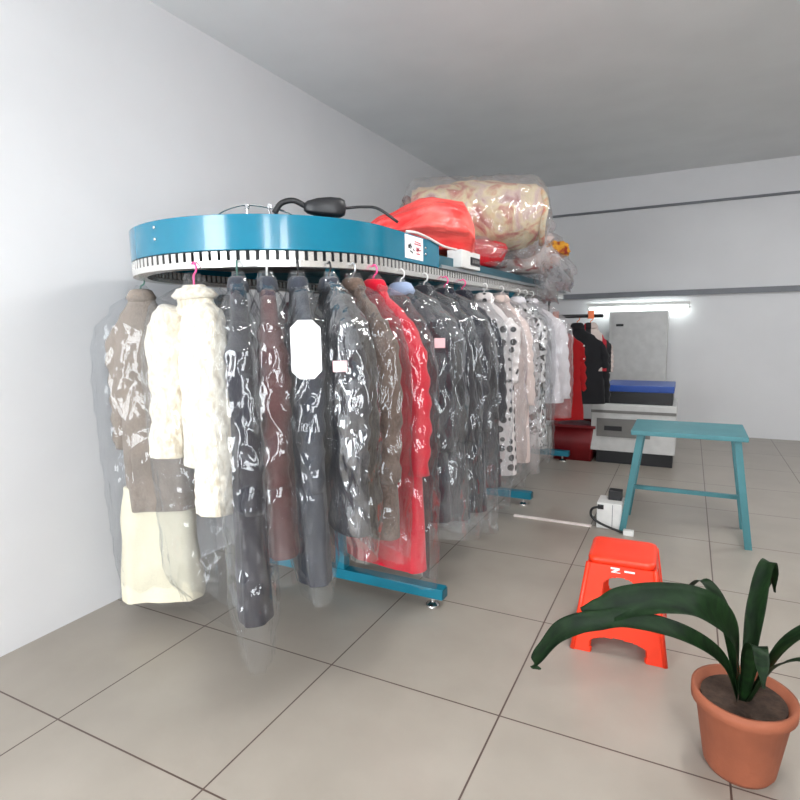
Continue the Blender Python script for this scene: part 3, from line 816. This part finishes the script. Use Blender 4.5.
# potted plant, pot right of the stool
pl = thing('potted_plant', 'potted plant with long strap leaves arching over the stool front', 'plant', (.22, 2.12, 0))
bm = BM(); prof = [(.0, .0), (.10, .0), (.112, .02), (.145, .24), (.16, .245), (.16, .285), (.148, .285), (.135, .25), (.0, .25)]
loft(bm, [[Vector((rr*math.cos(2*PI*k/36), rr*math.sin(2*PI*k/36), z)) for k in range(36)] for rr, z in prof if rr > 0], True, True)
obj('pot', bm, pot_m, pl, True)
bm = BM(); disc(bm, 0, 0, .25, .262, .13, seg=36); obj('soil', bm, soil_m, pl)
def leaf(pts, wtab, m, side=None, n=8):
    P = spline(pts, n); bm = BM(); rows = []
    for i, p in enumerate(P):
        q = i/(len(P)-1); t_ = (P[min(i+1, len(P)-1)]-P[max(0, i-1)]).normalized()
        sd = Vector(side) if side else t_.cross(Vector((0, 0, 1)))
        sd = (sd-t_*sd.dot(t_)).normalized(); up = sd.cross(t_)
        w = lerp(wtab, q)
        rows.append([bm.verts.new(p+sd*w*s+up*(abs(s)*w*.22)) for s in (-1, -.5, 0, .5, 1)])
    for a, b_ in zip(rows, rows[1:]):
        for k in range(4): bm.faces.new((a[k], a[k+1], b_[k+1], b_[k]))
    bmesh.ops.solidify(bm, geom=bm.faces[:], thickness=.0025)
    return bm
OFF = Vector((.22, 2.12, 0))
def L(*ps): return [Vector(p)-OFF for p in ps]
sdv = (0, .35, .93)
obj('leaf', leaf(L((.2, 2.1, .27), (.17, 2.0, .54), (.08, 1.92, .665), (-.03, 1.9, .675), (-.142, 1.9, .638), (-.213, 1.9, .592), (-.278, 1.9, .552)), [(0, .02), (.3, .045), (.7, .05), (.86, .042), (1, .032)], leaf_m, sdv), leaf_m, pl, True)
obj('leaf', leaf(L((.2, 2.1, .27), (.14, 1.99, .46), (.02, 1.89, .575), (-.139, 1.88, .59), (-.229, 1.88, .56), (-.293, 1.88, .535), (-.357, 1.88, .487), (-.408, 1.88, .41), (-.442, 1.88, .352), (-.436, 1.88, .335), (-.418, 1.88, .332)), [(0, .018), (.35, .03), (.55, .034), (.72, .026), (.86, .015), (.94, .006), (1, .003)], leaf_m, sdv), leaf_m, pl, True)
for k, (a, ln, hh) in enumerate(((0.3, .34, .30), (1.3, .3, .36), (2.3, .26, .34), (-.7, .3, .26), (-1.5, .26, .30), (.9, .12, .48))):
    d = Vector((math.cos(a), math.sin(a), 0))
    obj('leaf', leaf([Vector((0, 0, .255))+d*.02, Vector((0, 0, .255+hh*.7))+d*ln*.35, Vector((0, 0, .255+hh))+d*ln*.75, Vector((0, 0, .255+hh*.75))+d*ln*1.1], [(0, .016), (.4, .03), (.8, .02), (1, .004)], leaf_m), leaf_m, pl, True)

# machine at the far right
mc_ = thing('laundry_machine', 'white machine with grey control panel by the far wall', 'machine', (-.50, 6.75, 0))
obj('body', box(BM(), -.42, .42, -.35, .35, .14, .66, .012), machine_white, mc_)
obj('plinth', box(BM(), -.36, .40, -.31, .33, 0, .139), black, mc_)
pn = obj('control_panel', box(BM(), -.36, .18, -.362, -.351, .30, .50, .004), machine_grey, mc_)
obj('display', box(BM(), -.28, -.10, -.368, -.3625, .37, .42), black, pn)
obj('trim_strip', box(BM(), -.42, .42, -.358, -.351, .56, .59), machine_grey, mc_)
bx = thing('equipment_case', 'black case with a bright blue lid on the white machine', 'case', (-.48, 6.72, .66))
obj('case_body', box(BM(), -.30, .36, -.28, .28, 0, .13, .006), black, bx)
obj('lid', box(BM(), -.31, .37, -.29, .29, .1305, .20, .01), blue_lid, bx)
cbn = thing('tall_cabinet', 'tall narrow white cabinet with small dark handle by the far wall', 'cabinet', (-.70, 8.2, 0))
obj('body', box(BM(), -.25, .45, -.22, .25, 0, 1.66, .008), machine_white, cbn)
dr = obj('door', box(BM(), -.20, .43, -.236, -.222, .06, 1.62, .004), machine_white, cbn)
obj('handle', box(BM(), -.16, -.07, -.252, -.237, 1.47, 1.50, .003), black, dr)
rb = thing('storage_bin', 'dark red storage bin on the floor below the scarlet coat', 'bin', (-1.12, 6.62, 0))
bm = BM(); loft(bm, [rr_ring(.21, .0, .03), rr_ring(.235, .40, .03), rr_ring(.222, .40, .03), rr_ring(.20, .02, .03)], True, True)
obj('tub', bm, bin_red, rb, True)
bm = BM(); loft(bm, [rr_ring(.232, .372, .03), rr_ring(.250, .374, .034), rr_ring(.250, .405, .034), rr_ring(.223, .405, .03)])
obj('rim', bm, bin_red, rb, True)
ln_ = obj('lining', blob(.19, .19, .05, 3, lump=.1), maroon, rb, True); ln_.location.z = .36

wb = thing('transformer_box', 'white electrical box with black cable on the floor by the teal stand', 'electrical box', (-.46, 4.42, 0))
obj('case', box(BM(), -.105, .075, -.09, .11, 0, .20, .008), white_pl, wb)
obj('panel_seam', box(BM(), .005, .009, -.0925, -.0895, .01, .19), trim_grey, wb)
obj('socket', box(BM(), -.098, -.055, -.1, -.0895, .15, .185, .003), black, wb)
obj('cable', tube(BM(), spline([(-.09, -.10, .168), (-.135, -.11, .15), (-.14, -.12, .10), (-.09, -.13, .06), (0, -.14, .03), (.09, -.15, .012)]), .009, 8), cable_black, wb, True)
plg = thing('plug', 'small white plug at the end of the black cable', 'plug', (-.345, 4.26, 0))
obj('body', box(BM(), -.022, .05, -.02, .02, 0, .04, .006), white_pl, plg)
dv = obj('black_case', box(BM(), -.035, .06, .0, .09, 0, .07, .004), black); dv.location = (-.46, 4.42, .2005)
tag(dv, 'small black case resting on the white electrical box', 'case')
stand_m = M('stand_paint', (66, 124, 132), .45, 0, .06, 8)
ts = thing('steel_stand', 'teal steel stand with splayed legs behind the stool', 'stand', (.02, 4.42, 0))
for s in (-1, 1):
    for yy in (-.10, .32):
        bm = BM(); box(bm, s*.40-.022, s*.40+.022, yy-.022, yy+.022, 0, .74)
        for v in bm.verts:
            v.co.x -= s*.10*v.co.z/.74
        obj('leg', bm, stand_m, ts)
obj('top', box(BM(), -.36, .36, -.15, .37, .742, .775, .005), stand_m, ts)
obj('lower_rail', box(BM(), -.362, .362, .0975, .1225, .28, .31), stand_m, ts)
fs = obj('floor_cable_strip', box(BM(), -1.20, -.60, 4.315, 4.345, 0, .014, .004), white_cord)
tag(fs, 'white cable cover strip on the floor leading to the electrical box', 'cable strip')

# ------------------------------------------------------------------ cards on the coats
card('slate', CARD[0], .050, .098, white_paper, .026, 'white_card')
card('silver', CARD[1], .026, .02, pink_paper)
card('blue', CARD[2], .024, .022, pink_paper)

# ------------------------------------------------------------------ light
w = bpy.data.worlds.new('World'); bpy.context.scene.world = w; w.use_nodes = True
bg = w.node_tree.nodes['Background']; bg.inputs[0].default_value = (.93, .97, 1, 1); bg.inputs[1].default_value = 15.5
def area(name, loc, rot, sx, sy, e, col=(1, 1, 1)):
    l = bpy.data.lights.new(name, 'AREA'); l.shape = 'RECTANGLE'; l.size = sx; l.size_y = sy; l.energy = e; l.color = col
    o = bpy.data.objects.new(name, l); C.objects.link(o); o.location = loc; o.rotation_euler = rot; return o
area('fill_light', (.3, 2.6, H-.11), (0, 0, 0), .2, 1.5, 45, (1, .98, .95))  # added fill lights, one under each unseen ceiling batten
area('fill_light', (1.75, 5.35, H-.11), (0, 0, 0), .2, 1.5, 40, (.95, .98, 1))
area('fill_light', (.9, -.9, H-.11), (0, 0, 0), .2, 1.5, 40, (1, .98, .95))

for a, b_ in OP:
    o = area('window_portal', ((a+b_)/2, BY-.05, (Z0+Z1)/2), (PI/2, 0, 0), b_-a, Z1-Z0, 1); o.data.cycles.is_portal = True
o = area('window_portal', (RX+.05, (SY0+SY1)/2, 1.625), (0, PI/2, 0), 2.75, SY1-SY0, 1); o.data.cycles.is_portal = True
# ------------------------------------------------------------------ camera
cd = bpy.data.cameras.new('Camera'); cam = bpy.data.objects.new('Camera', cd); C.objects.link(cam)
cd.sensor_width = 36; cd.lens = 565/800*36; cd.clip_start = .05
Rm = Matrix(((0.89136533, -0.04366803, 0.45117729), (0.45287685, 0.12805483, -0.88232903), (-0.01924586, 0.99080526, 0.13391988)))
cam.matrix_world = Matrix.Translation((0, 0, 1.56)) @ Rm.to_4x4()
sc = bpy.context.scene; sc.camera = cam
sc.view_settings.view_transform = 'Standard'; sc.view_settings.look = 'None'; sc.view_settings.exposure = .22; sc.view_settings.gamma = 1
sc.cycles.max_bounces = 12; sc.cycles.transparent_max_bounces = 24; sc.cycles.diffuse_bounces = 5; sc.cycles.glossy_bounces = 4
sc.cycles.caustics_reflective = False; sc.cycles.caustics_refractive = False
sc.cycles.use_denoising = True
